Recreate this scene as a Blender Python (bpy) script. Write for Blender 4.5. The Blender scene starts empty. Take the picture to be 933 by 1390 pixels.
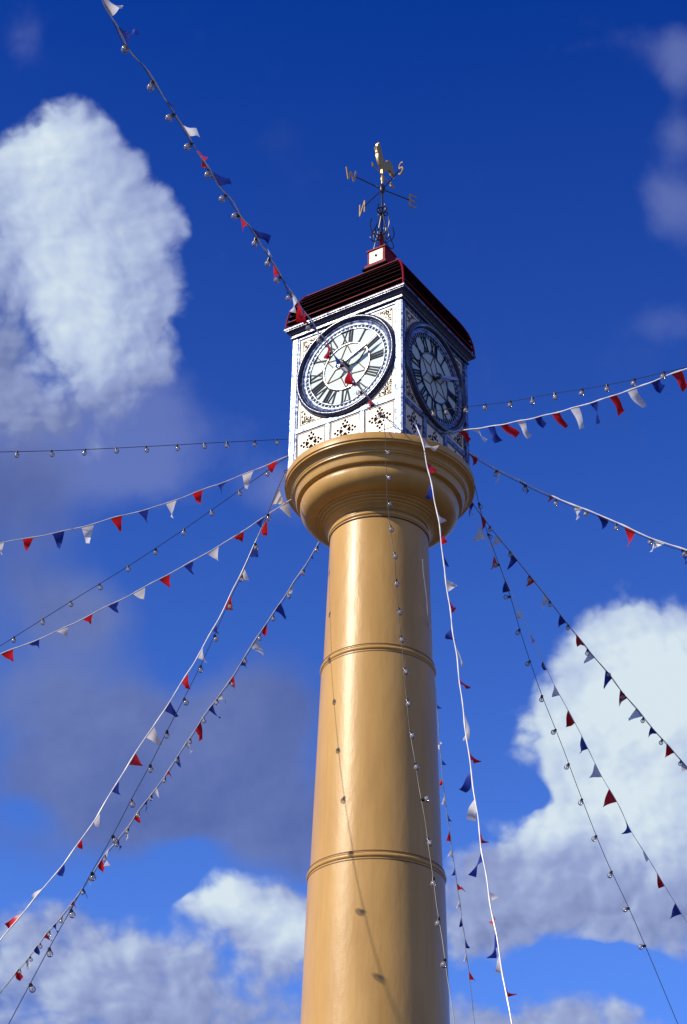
import bpy, bmesh, math, random
from mathutils import Vector, Matrix, noise
rad = math.radians
PI = math.pi
scene = bpy.context.scene
COL = scene.collection

# ------------------------------------------------------------------ camera solved from the photograph
CF = 2424.22; CX = 466.5; CY = 650.0
CAM = Vector((0, -22.5439, -14.5195))
CR = Vector((0.99975806, 0.01247629, 0.01811528))
CU = Vector((-0.00841018, -0.54417568, 0.83892914))
CFW = Vector((-0.02032462, 0.83887852, 0.54393909))
PHI = 0.5662
GROUND = -16.1

cd = bpy.data.cameras.new('camera'); cam = bpy.data.objects.new('camera', cd); COL.objects.link(cam)
cd.sensor_fit = 'HORIZONTAL'; cd.sensor_width = 36.0; cd.lens = 36.0 * CF / 933.0
cd.shift_y = -45.0 / 933.0
cd.clip_start = 0.1; cd.clip_end = 5000
M = Matrix.Identity(4)
for i in range(3):
    M[i][0] = CR[i]; M[i][1] = CU[i]; M[i][2] = -CFW[i]; M[i][3] = CAM[i]
cam.matrix_world = M
scene.camera = cam

def ray(px, py):
    return CFW + CR * ((px - CX) / CF) - CU * ((py - CY) / CF)
def on_ray(px, py, dep):
    return CAM + ray(px, py) * dep
def on_plane(px, py, A, n):
    d = ray(px, py)
    return CAM + d * ((A - CAM).dot(n) / d.dot(n))

# ------------------------------------------------------------------ materials
def mat(name, col, rough=0.5, metal=0.0, spec=0.5, coat=0.0, noise_amt=0.0, noise_scale=8.0, bump=0.0, bump_scale=20.0, bump_dist=0.02, col2=None, detail=4.0):
    m = bpy.data.materials.new(name); m.use_nodes = True
    nt = m.node_tree; b = nt.nodes['Principled BSDF']
    b.inputs['Base Color'].default_value = (*col, 1); b.inputs['Roughness'].default_value = rough
    b.inputs['Metallic'].default_value = metal; b.inputs['Specular IOR Level'].default_value = spec
    b.inputs['Coat Weight'].default_value = coat
    tc = nt.nodes.new('ShaderNodeTexCoord')
    if noise_amt or col2:
        n = nt.nodes.new('ShaderNodeTexNoise'); n.inputs['Scale'].default_value = noise_scale; n.inputs['Detail'].default_value = detail
        nt.links.new(tc.outputs['Object'], n.inputs['Vector'])
        cr = nt.nodes.new('ShaderNodeValToRGB')
        c2 = col2 if col2 else tuple(c * (1 - noise_amt) for c in col)
        cr.color_ramp.elements[0].position = 0.35; cr.color_ramp.elements[0].color = (*c2, 1)
        cr.color_ramp.elements[1].position = 0.65; cr.color_ramp.elements[1].color = (*col, 1)
        nt.links.new(n.outputs['Fac'], cr.inputs['Fac']); nt.links.new(cr.outputs['Color'], b.inputs['Base Color'])
    if bump:
        n2 = nt.nodes.new('ShaderNodeTexNoise'); n2.inputs['Scale'].default_value = bump_scale; n2.inputs['Detail'].default_value = detail
        nt.links.new(tc.outputs['Object'], n2.inputs['Vector'])
        bp = nt.nodes.new('ShaderNodeBump'); bp.inputs['Strength'].default_value = bump; bp.inputs['Distance'].default_value = bump_dist
        nt.links.new(n2.outputs['Fac'], bp.inputs['Height']); nt.links.new(bp.outputs['Normal'], b.inputs['Normal'])
    return m

def paint_column():
    m = mat('ochre_gloss_paint', (0.70, 0.40, 0.125), rough=0.36, spec=0.36, coat=0.06)
    nt = m.node_tree; b = nt.nodes['Principled BSDF']; L = nt.links.new
    tc = nt.nodes.new('ShaderNodeTexCoord')
    mp = nt.nodes.new('ShaderNodeMapping'); mp.inputs['Scale'].default_value = (1, 1, 0.35); L(tc.outputs['Object'], mp.inputs['Vector'])
    n = nt.nodes.new('ShaderNodeTexNoise'); n.inputs['Scale'].default_value = 2.2; n.inputs['Detail'].default_value = 6; L(mp.outputs['Vector'], n.inputs['Vector'])
    cr = nt.nodes.new('ShaderNodeValToRGB')
    cr.color_ramp.elements[0].position = 0.3; cr.color_ramp.elements[0].color = (0.50, 0.285, 0.080, 1)
    cr.color_ramp.elements[1].position = 0.7; cr.color_ramp.elements[1].color = (0.61, 0.365, 0.110, 1)
    L(n.outputs['Fac'], cr.inputs['Fac'])
    # faint rain streaks and rusty specks
    ms = nt.nodes.new('ShaderNodeMapping'); ms.inputs['Scale'].default_value = (9, 9, 0.35); L(tc.outputs['Object'], ms.inputs['Vector'])
    ns = nt.nodes.new('ShaderNodeTexNoise'); ns.inputs['Scale'].default_value = 1.6; ns.inputs['Detail'].default_value = 5; L(ms.outputs['Vector'], ns.inputs['Vector'])
    rs = nt.nodes.new('ShaderNodeValToRGB'); rs.color_ramp.elements[0].position = 0.50; rs.color_ramp.elements[0].color = (0, 0, 0, 1); rs.color_ramp.elements[1].position = 0.80; rs.color_ramp.elements[1].color = (0.22, 0.22, 0.22, 1); L(ns.outputs['Fac'], rs.inputs['Fac'])
    mx = nt.nodes.new('ShaderNodeMix'); mx.data_type = 'RGBA'; ca = [z for z in mx.inputs if z.type == 'RGBA']; L(rs.outputs['Color'], mx.inputs['Factor']); L(cr.outputs['Color'], ca[0]); ca[1].default_value = (0.34, 0.175, 0.05, 1)
    L([z for z in mx.outputs if z.type == 'RGBA'][0], b.inputs['Base Color'])
    # brush drag, dimples and a few runs in the old paint
    n1 = nt.nodes.new('ShaderNodeTexNoise'); n1.inputs['Scale'].default_value = 9; n1.inputs['Detail'].default_value = 5; L(mp.outputs['Vector'], n1.inputs['Vector'])
    n2 = nt.nodes.new('ShaderNodeTexNoise'); n2.inputs['Scale'].default_value = 60; n2.inputs['Detail'].default_value = 3; L(tc.outputs['Object'], n2.inputs['Vector'])
    b1 = nt.nodes.new('ShaderNodeBump'); b1.inputs['Strength'].default_value = 0.22; b1.inputs['Distance'].default_value = 0.02; L(n1.outputs['Fac'], b1.inputs['Height'])
    b2 = nt.nodes.new('ShaderNodeBump'); b2.inputs['Strength'].default_value = 0.35; b2.inputs['Distance'].default_value = 0.004; L(n2.outputs['Fac'], b2.inputs['Height']); L(b1.outputs['Normal'], b2.inputs['Normal'])
    L(b2.outputs['Normal'], b.inputs['Normal'])
    return m

def thin_glass():
    m = bpy.data.materials.new('clear_bulb_glass'); m.use_nodes = True; nt = m.node_tree; nt.nodes.clear(); L = nt.links.new
    o = nt.nodes.new('ShaderNodeOutputMaterial'); mx = nt.nodes.new('ShaderNodeMixShader')
    tr = nt.nodes.new('ShaderNodeBsdfTransparent'); tr.inputs['Color'].default_value = (0.95, 0.95, 0.97, 1)
    gl = nt.nodes.new('ShaderNodeBsdfGlossy'); gl.inputs['Roughness'].default_value = 0.12; gl.inputs['Color'].default_value = (1, 1, 1, 1)
    df = nt.nodes.new('ShaderNodeBsdfDiffuse'); df.inputs['Color'].default_value = (0.95, 0.93, 0.95, 1)
    m2 = nt.nodes.new('ShaderNodeMixShader'); m2.inputs['Fac'].default_value = 0.17; L(tr.outputs[0], m2.inputs[1]); L(df.outputs[0], m2.inputs[2])
    fr = nt.nodes.new('ShaderNodeFresnel'); fr.inputs['IOR'].default_value = 1.5
    L(fr.outputs[0], mx.inputs['Fac']); L(m2.outputs[0], mx.inputs[1]); L(gl.outputs[0], mx.inputs[2]); L(mx.outputs[0], o.inputs['Surface'])
    return m

def cloth(name, col, trans=0.3):
    m = bpy.data.materials.new(name); m.use_nodes = True; nt = m.node_tree; nt.nodes.clear(); L = nt.links.new
    o = nt.nodes.new('ShaderNodeOutputMaterial'); mx = nt.nodes.new('ShaderNodeMixShader'); mx.inputs['Fac'].default_value = trans
    p = nt.nodes.new('ShaderNodeBsdfPrincipled'); p.inputs['Base Color'].default_value = (*col, 1); p.inputs['Roughness'].default_value = 0.42
    t = nt.nodes.new('ShaderNodeBsdfTranslucent'); t.inputs['Color'].default_value = (*col, 1)
    tc = nt.nodes.new('ShaderNodeTexCoord'); n = nt.nodes.new('ShaderNodeTexNoise'); n.inputs['Scale'].default_value = 7; n.inputs['Detail'].default_value = 1
    L(tc.outputs['Object'], n.inputs['Vector'])
    bp = nt.nodes.new('ShaderNodeBump'); bp.inputs['Strength'].default_value = 0.5; bp.inputs['Distance'].default_value = 0.02
    L(n.outputs['Fac'], bp.inputs['Height']); L(bp.outputs['Normal'], p.inputs['Normal'])
    L(p.outputs[0], mx.inputs[1]); L(t.outputs[0], mx.inputs[2]); L(mx.outputs[0], o.inputs['Surface'])
    return m

M_COL = paint_column()
M_NAVY = mat('navy_gloss_paint', (0.012, 0.022, 0.075), rough=0.22, coat=0.5, bump=0.35, bump_scale=30, bump_dist=0.006)
M_FRAME = mat('silver_blue_paint', (0.30, 0.36, 0.52), rough=0.40, metal=0.7, bump=0.7, bump_scale=26, bump_dist=0.010, col2=(0.035, 0.055, 0.15), noise_scale=17, detail=7)
M_CREAM = mat('cream_paint', (0.80, 0.72, 0.58), rough=0.4, spec=0.45, noise_amt=0.08, noise_scale=9, bump=0.3, bump_scale=30, bump_dist=0.004)
M_BROWN = mat('dark_brown_line_paint', (0.10, 0.035, 0.02), rough=0.6, spec=0.15)
M_DARK = mat('fretwork_shadow_paint', (0.020, 0.007, 0.005), rough=0.85, spec=0.05)
M_BAND = mat('dark_brown_band_paint', (0.16, 0.075, 0.03), rough=0.7)
M_MAROON = mat('maroon_gloss_paint', (0.22, 0.004, 0.012), rough=0.5, spec=0.10, bump=0.3, bump_scale=18, bump_dist=0.006)
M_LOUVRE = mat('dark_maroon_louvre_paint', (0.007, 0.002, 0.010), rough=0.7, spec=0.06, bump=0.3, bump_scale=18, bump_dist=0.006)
M_LIP = mat('dark_red_lip_paint', (0.045, 0.002, 0.010), rough=0.55, spec=0.05)  # darker red for the fainter louvre lips
M_OPAL = mat('opal_dial_glass', (0.53, 0.66, 0.645), rough=0.45, spec=0.22, noise_amt=0.10, noise_scale=3.0)
M_BLACK = mat('black_iron_paint', (0.008, 0.010, 0.018), rough=0.35, coat=0.3)
M_NUM = mat('numeral_black_paint', (0.006, 0.010, 0.030), rough=0.6, spec=0.25)
M_BAR = mat('bronze_glazing_bar', (0.16, 0.075, 0.025), rough=0.7, spec=0.2)
M_HAND = mat('silver_hand_paint', (0.42, 0.45, 0.55), rough=0.35, metal=0.4)
M_GOLD = mat('gilded_metal', (0.62, 0.42, 0.15), rough=0.42, metal=0.6, bump=0.4, bump_scale=30, bump_dist=0.005)
M_ROPE = mat('white_plastic_rope', (0.85, 0.84, 0.84), rough=0.3, col2=(0.62, 0.62, 0.68), noise_scale=7.0)
M_CABLE = mat('black_rubber_cable', (0.012, 0.013, 0.02), rough=0.4)
M_SOCKET = mat('black_lamp_socket', (0.010, 0.010, 0.012), rough=0.35)
M_GLASS = thin_glass()
M_FIL = mat('lamp_stem', (0.55, 0.30, 0.28), rough=0.3)
FLAG = {'white': cloth('white_pennant_plastic', (0.86, 0.85, 0.85), 0.42), 'red': cloth('red_pennant_plastic', (0.66, 0.010, 0.022), 0.35), 'blue': cloth('blue_pennant_plastic', (0.010, 0.035, 0.30), 0.35)}

# ------------------------------------------------------------------ object helpers
def empty(name, loc, label=None, cat=None, group=None):
    o = bpy.data.objects.new(name, None); COL.objects.link(o); o.location = loc; o.empty_display_size = 0.2
    if label: o['label'] = label; o['category'] = cat
    if group: o['group'] = group
    o['wloc'] = [loc[0], loc[1], loc[2]]
    return o
def wloc(o):
    return Vector(o['wloc'])
def obj(name, bm, m, parent=None, smooth=True, angle=40, own=None, recalc=True):
    """bm holds world coordinates; the object's origin goes to its parent's place (or `own`)."""
    if recalc: bmesh.ops.recalc_face_normals(bm, faces=bm.faces)
    org = Vector(own) if own is not None else (wloc(parent) if parent is not None else Vector((0, 0, 0)))
    bm.transform(Matrix.Translation(-org))
    me = bpy.data.meshes.new(name); bm.to_mesh(me); bm.free()
    ms = m if isinstance(m, (list, tuple)) else [m]
    for x in ms: me.materials.append(x)
    if smooth:
        me.polygons.foreach_set('use_smooth', [True] * len(me.polygons))
        me.set_sharp_from_angle(angle=rad(angle))
    o = bpy.data.objects.new(name, me); COL.objects.link(o)
    if parent is not None:
        o.parent = parent; o.location = org - wloc(parent)
    else: o.location = org
    o['wloc'] = [org.x, org.y, org.z]
    return o

def tube(bm, pts, r, n=6, cap=True, radii=None):
    pts = [Vector(p) for p in pts]
    rings = []; prev = None
    for i, p in enumerate(pts):
        t = (pts[min(i + 1, len(pts) - 1)] - pts[max(i - 1, 0)]).normalized()
        if prev is None:
            a = Vector((0, 0, 1)) if abs(t.z) < 0.9 else Vector((1, 0, 0))
            u = t.cross(a).normalized()
        else:
            u = (prev - t * prev.dot(t)).normalized()
        prev = u; v = t.cross(u)
        rr = radii[i] if radii else r
        rings.append([bm.verts.new(p + (u * math.cos(2 * PI * k / n) + v * math.sin(2 * PI * k / n)) * rr) for k in range(n)])
    for a, b in zip(rings, rings[1:]):
        for k in range(n): bm.faces.new((a[k], a[(k + 1) % n], b[(k + 1) % n], b[k]))
    if cap:
        bm.faces.new(rings[0][::-1]); bm.faces.new(rings[-1])

def lathe(bm, prof, n=96, c=(0, 0, 0), ax=None):
    """prof = [(r, z)...] about the vertical axis through c, or about local frame ax=(u,v,w) with z along w"""
    c = Vector(c); u, v, w = ax if ax else (Vector((1, 0, 0)), Vector((0, 1, 0)), Vector((0, 0, 1)))
    rings = []
    for r, z in prof:
        if r < 1e-6: rings.append([bm.verts.new(c + w * z)])
        else: rings.append([bm.verts.new(c + w * z + (u * math.cos(2 * PI * k / n) + v * math.sin(2 * PI * k / n)) * r) for k in range(n)])
    for a, b in zip(rings, rings[1:]):
        for k in range(n):
            k2 = (k + 1) % n
            if len(a) == 1 and len(b) == 1: continue
            if len(a) == 1: bm.faces.new((a[0], b[k], b[k2]))
            elif len(b) == 1: bm.faces.new((a[k], a[k2], b[0]))
            else: bm.faces.new((a[k], a[k2], b[k2], b[k]))

def sphere(bm, c, r, n=12, m=8):
    prof = [(r * math.sin(PI * i / m), -r * math.cos(PI * i / m)) for i in range(m + 1)]
    prof[0] = (0, -r); prof[-1] = (0, r)
    lathe(bm, prof, n, c)

# rotated case frame
def rotz(v, a):
    c, s = math.cos(a), math.sin(a); return Vector((v[0] * c - v[1] * s, v[0] * s + v[1] * c, v[2]))
def face_frame(k):
    """normal, right (seen from outside), up of case side k"""
    a = -PHI + k * PI / 2
    return rotz((0, -1, 0), a), rotz((1, 0, 0), a), Vector((0, 0, 1))
def fpt(k, u, v, w):
    n, r, up = face_frame(k); return r * u + up * v + n * w
def fbox(bm, k, u0, u1, v0, v1, w0, w1):
    vs = [bm.verts.new(fpt(k, u, v, w)) for w in (w0, w1) for v in (v0, v1) for u in (u0, u1)]
    for f in ((0, 1, 3, 2), (4, 6, 7, 5), (0, 4, 5, 1), (2, 3, 7, 6), (0, 2, 6, 4), (1, 5, 7, 3)): bm.faces.new([vs[i] for i in f])
def fprism(bm, k, poly, w0, w1):
    """poly of (u, v) extruded from w0 to w1 on case side k"""
    a = [bm.verts.new(fpt(k, u, v, w0)) for u, v in poly]; b = [bm.verts.new(fpt(k, u, v, w1)) for u, v in poly]
    bm.faces.new(a[::-1]); bm.faces.new(b)
    for i in range(len(a)):
        j = (i + 1) % len(a); bm.faces.new((a[i], a[j], b[j], b[i]))
def square_loft(bm, prof, close=False):
    """prof of (a, z): the square of half side a at height z, turned like the case"""
    rings = []
    for a, z in prof:
        rings.append([bm.verts.new(rotz((sx * a, sy * a, z), -PHI)) for sx, sy in ((-1, -1), (1, -1), (1, 1), (-1, 1))])
    for a, b in zip(rings, rings[1:]):
        for k in range(4): bm.faces.new((a[k], a[(k + 1) % 4], b[(k + 1) % 4], b[k]))
    bm.faces.new(rings[0][::-1]); bm.faces.new(rings[-1])

# ------------------------------------------------------------------ ground
bm = bmesh.new()
N = 24
for i in range(N + 1):
    for j in range(N + 1):
        x = -1500 + 3000 * i / N; y = -1500 + 3000 * j / N
        bm.verts.new((x, y, GROUND))
bm.verts.ensure_lookup_table()
for i in range(N):
    for j in range(N):
        a = i * (N + 1) + j; bm.faces.new([bm.verts[q] for q in (a, a + N + 1, a + N + 2, a + 1)])
g = obj('ground', bm, mat('paving', (0.075, 0.058, 0.045), rough=0.85, noise_amt=0.3, noise_scale=1.2, bump=0.3, bump_scale=6), smooth=False)
g['kind'] = 'structure'
for p in g.data.polygons:
    pass

# ------------------------------------------------------------------ the clock tower
T = empty('clock_tower', (0, 0, GROUND), 'tall ochre iron column carrying a square four-faced town clock with a maroon louvred roof', 'clock tower')
# column: tapering sections, each a little fuller than the one above
secs = [(-0.855, 0.727, -0.945, 0.73), (-0.945, 0.722, -3.154, 0.778), (-3.154, 0.80, -6.171, 0.878), (-6.171, 0.902, -9.60, 0.968), (-9.60, 0.985, -13.2, 1.04)]
prof = [(0.5, -0.80)]
for z0, r0, z1, r1 in secs:
    n = 8
    for i in range(n + 1): prof.append((r0 + (r1 - r0) * i / n, z0 + (z1 - z0) * i / n))
prof += [(1.06, -13.2), (1.12, -13.35), (1.24, -13.5), (1.28, -13.6), (1.28, -13.75), (1.45, -13.9), (1.5, -14.0), (1.5, -15.6), (1.62, -15.7), (1.62, GROUND)]
bm = bmesh.new(); lathe(bm, prof, 128); column = obj('column', bm, M_COL, T, angle=30)
for z, r in ((-0.945, 0.755), (-3.154, 0.82), (-6.171, 0.922), (-9.60, 1.01)):
    bm = bmesh.new(); h = 0.036; d = 0.040
    p = [(r - 0.09, h + .014), (r - 0.020, h + .014), (r - 0.020, h + .002), (r - 0.034, h)] + [(r - d + d * math.cos(t), h * math.sin(t)) for t in [PI / 2 - PI * i / 8 for i in range(9)]] + [(r - 0.018, -h), (r - 0.018, -h - .012), (r - 0.09, -h - .012)]
    lathe(bm, [(a, b + z) for a, b in p], 128); ring_o = obj('collar_ring', bm, M_COL, column)
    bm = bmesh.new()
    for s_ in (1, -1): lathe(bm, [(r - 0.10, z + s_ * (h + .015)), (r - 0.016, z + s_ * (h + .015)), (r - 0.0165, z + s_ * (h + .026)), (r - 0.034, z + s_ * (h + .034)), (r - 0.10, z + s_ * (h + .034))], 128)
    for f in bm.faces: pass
    obj('collar_edge_band', bm, M_BAND, ring_o)  # dark brown bands just above and below the collar ring
# seam line of the two castings, with flange bolts hidden; a narrow raised strip
bm = bmesh.new()
prof = [(0.6, 0.0), (1.40, 0.0), (1.42, -0.008), (1.425, -0.02), (1.425, -0.115), (1.405, -0.125), (1.405, -0.15), (1.39, -0.155)]
prof += [(1.39 - 0.085 * math.sin(t), -0.155 - 0.075 * (1 - math.cos(t))) for t in [PI / 2 * i / 6 for i in range(1, 7)]]
prof += [(1.295, -0.232), (1.295, -0.262), (1.278, -0.268), (1.262, -0.285), (1.252, -0.31), (1.248, -0.36), (1.235, -0.385), (1.195, -0.392), (1.165, -0.398), (1.160, -0.418), (1.178, -0.43)]
prof += [(0.93 + 0.255 * math.cos(t) ** 0.9, -0.455 - 0.235 * math.sin(t)) for t in [PI / 2 * i / 12 for i in range(0, 12)]]
prof += [(0.945, -0.692), (0.925, -0.694), (0.925, -0.712), (0.885, -0.722), (0.885, -0.745), (0.845, -0.755), (0.845, -0.778), (0.81, -0.788), (0.81, -0.806), (0.775, -0.826), (0.748, -0.846), (0.738, -0.862), (0.60, -0.862)]
lathe(bm, prof, 160); capital = obj('capital', bm, M_COL, T, angle=28)

# ---- clock case
ZC = 1.606; RD = 0.897
bm = bmesh.new(); square_loft(bm, [(0.955, 0.002), (0.955, 2.5)]); case = obj('clock_case', bm, M_NAVY, T, smooth=False)
for sx, sy in ((-1, -1), (1, -1), (1, 1), (-1, 1)):
    bm = bmesh.new()
    a0, a1 = 0.885, 1.0
    q = [rotz((sx * x, sy * y, z), -PHI) for z in (0.0, 2.47) for x, y in ((a0, a0), (a1, a0), (a1, a1), (a0, a1))]
    vs = [bm.verts.new(p) for p in q]
    for f in ((0, 1, 2, 3), (7, 6, 5, 4), (0, 4, 5, 1), (1, 5, 6, 2), (2, 6, 7, 3), (3, 7, 4, 0)): bm.faces.new([vs[i] for i in f])
    bmesh.ops.bevel(bm, geom=[e for e in bm.edges], offset=0.014, segments=2, affect='EDGES')
    obj('corner_post', bm, M_FRAME, case)
for k in range(4):
    bm = bmesh.new(); E = 0.884
    for (u0, u1, v0, v1) in ((-E, E, 0.66, 0.745), (-E, E, 2.43, 2.475), (-E, E, 0.003, 0.165), (-0.345, -0.265, 0.167, 0.658), (0.265, 0.345, 0.167, 0.658), (-E, -0.865, 0.167, 0.658), (0.865, E, 0.167, 0.658), (-E, -0.865, .747, 2.428), (.865, E, .747, 2.428)):
        fbox(bm, k, u0, u1, v0, v1, 0.95, 0.985)
    bmesh.ops.bevel(bm, geom=[e for e in bm.edges], offset=0.006, segments=1, affect='EDGES')
    obj('panel_frame', bm, M_FRAME, case)
    # three lower panels and four spandrels, cream
    for (u0, u1) in ((-0.862, -0.348), (-0.262, 0.262), (0.348, 0.862)):
        bm = bmesh.new(); fbox(bm, k, u0 + .003, u1 - .003, 0.17, 0.655, 0.95, 0.968); pn = obj('lower_panel', bm, M_CREAM, case, smooth=False)
        bm = bmesh.new(); uc = (u0 + u1) / 2; vc = 0.425
        t = 0.008   # brown edge line
        for (a, b, c, d) in ((u0 + .012, u1 - .012, .182, .182 + t), (u0 + .012, u1 - .012, .643 - t, .643), (u0 + .012, u0 + .012 + t, .192, .633), (u1 - .012 - t, u1 - .012, .192, .633)): fbox(bm, k, a, b, c, d, 0.966, 0.972)
        # cross of four trefoils
        for q in range(4):
            A = q * PI / 2
            def P(r, s): r *= 1.1; s *= 1.15; return (uc + r * math.cos(A) - s * math.sin(A), vc + r * math.sin(A) + s * math.cos(A))
            fprism(bm, k, [P(.035, -.012), P(.075, -.04), P(.092, -.018), P(.088, 0), P(.092, .018), P(.075, .04), P(.035, .012)], 0.966, 0.9715)
            fprism(bm, k, [P(.102, -.045), P(.128, -.052), P(.140, -.03), P(.122, -.012), P(.100, -.02)], 0.966, 0.9715)
            fprism(bm, k, [P(.102, .045), P(.100, .02), P(.122, .012), P(.140, .03), P(.128, .052)], 0.966, 0.9715)
            fprism(bm, k, [P(.140, -.014), P(.170, -.018), P(.180, 0), P(.170, .018), P(.140, .014)], 0.966, 0.9715)
            def D(r, s, B=A + PI / 4): return (uc + r * math.cos(B) - s * math.sin(B), vc + r * math.sin(B) + s * math.cos(B))
            fprism(bm, k, [D(.075, -.010), D(.10, -.018), D(.118, 0), D(.10, .018), D(.075, .010)], 0.966, 0.9715)
        obj('fretwork', bm, M_DARK, pn, smooth=False)
    rnd = random.Random(11)
    for su in (-1, 1):
        for sv in (-1, 1):
            # the spandrel: corner square minus the dial circle
            V1 = 2.425 - ZC if sv > 0 else ZC - 0.75
            U1 = 0.862
            R = RD + 0.004
            pts = []
            a0 = math.acos(min(1, U1 / R)); a1 = PI / 2 - math.acos(min(1, V1 / R))
            for i in range(15):
                t = a0 + (a1 - a0) * i / 14; pts.append((R * math.cos(t), R * math.sin(t)))
            pts = [(U1, V1)] + pts[::-1] if True else pts
            poly = [(su * a, ZC + sv * b) for a, b in pts]
            if su * sv > 0: poly = poly[::-1]
            bm = bmesh.new(); fprism(bm, k, poly, 0.95, 0.968)
            sp = obj('spandrel', bm, M_CREAM, case, smooth=False)
            bm = bmesh.new(); t = 0.008
            # brown border line
            iu = U1 - 0.045; iv = V1 - 0.045
            for (x0, x1, y0, y1) in ((0.36, iu, iv - t, iv), (iu - t, iu, 0.36, iv - t)):
                uu = sorted((su * x0, su * x1)); vv = sorted((ZC + sv * y0, ZC + sv * y1)); fbox(bm, k, uu[0], uu[1], vv[0], vv[1], 0.966, 0.972)
            # leafy scrolls: pierced openings of a triangular fret
            cells = [(gx, gy) for gx in range(8, 24) for gy in range(8, 24)]
            for i, (gx, gy) in enumerate(cells):
                cx2 = iu - 0.035 - (23 - gx) * 0.036 + rnd.uniform(-.006, .006); cy2 = iv - 0.035 - (23 - gy) * 0.036 + rnd.uniform(-.006, .006)
                if (iu - cx2) + (iv - cy2) > 0.43: continue
                an = math.atan2(cy2 - iv, cx2 - iu) * 2 + rnd.uniform(-.9, .9); la = rnd.uniform(.016, .027); lb = rnd.uniform(.009, .014)
                if rnd.random() < .16: continue
                if math.hypot(cx2, cy2) < RD + .05: continue
                pg = []
                for q in range(6):
                    tt = 2 * PI * q / 6; xx = la * math.cos(tt) + .01 * math.sin(tt) ** 2; yy = lb * math.sin(tt)
                    pg.append((su * (cx2 + xx * math.cos(an) - yy * math.sin(an)), ZC + sv * (cy2 + xx * math.sin(an) + yy * math.cos(an))))
                fprism(bm, k, pg, 0.966, 0.9715 + rnd.uniform(0, .0012))
            obj('fretwork', bm, M_DARK, sp, smooth=False)

# ---- dials
def numeral_strokes(s):
    """list of quads (x0,x1 at bottom; x0,x1 at top) on a baseline, total width"""
    out = []; x = 0; TH, TN, GAP = 0.019, 0.009, 0.021
    for ch in s:
        if ch == 'I': out.append([(x, 0), (x + TH, 0), (x + TH, 1), (x, 1)]); x += TH + GAP
        elif ch == 'V':
            w = 0.095; out.append([(x + w / 2 - TH / 2, 0), (x + w / 2 + TH / 2, 0), (x + TH, 1), (x, 1)]); out.append([(x + w / 2 - TN / 2, 0), (x + w / 2 + TN / 2, 0), (x + w, 1), (x + w - TN, 1)]); x += w + GAP
        elif ch == 'X':
            w = 0.095; out.append([(x + w - TH, 0), (x + w, 0), (x + TH, 1), (x, 1)]); out.append([(x, 0), (x + TN, 0), (x + w, 1), (x + w - TN, 1)]); x += w + GAP
    return out, x - GAP
NUM = ['XII', 'I', 'II', 'III', 'IIII', 'V', 'VI', 'VII', 'VIII', 'IX', 'X', 'XI']
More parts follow.
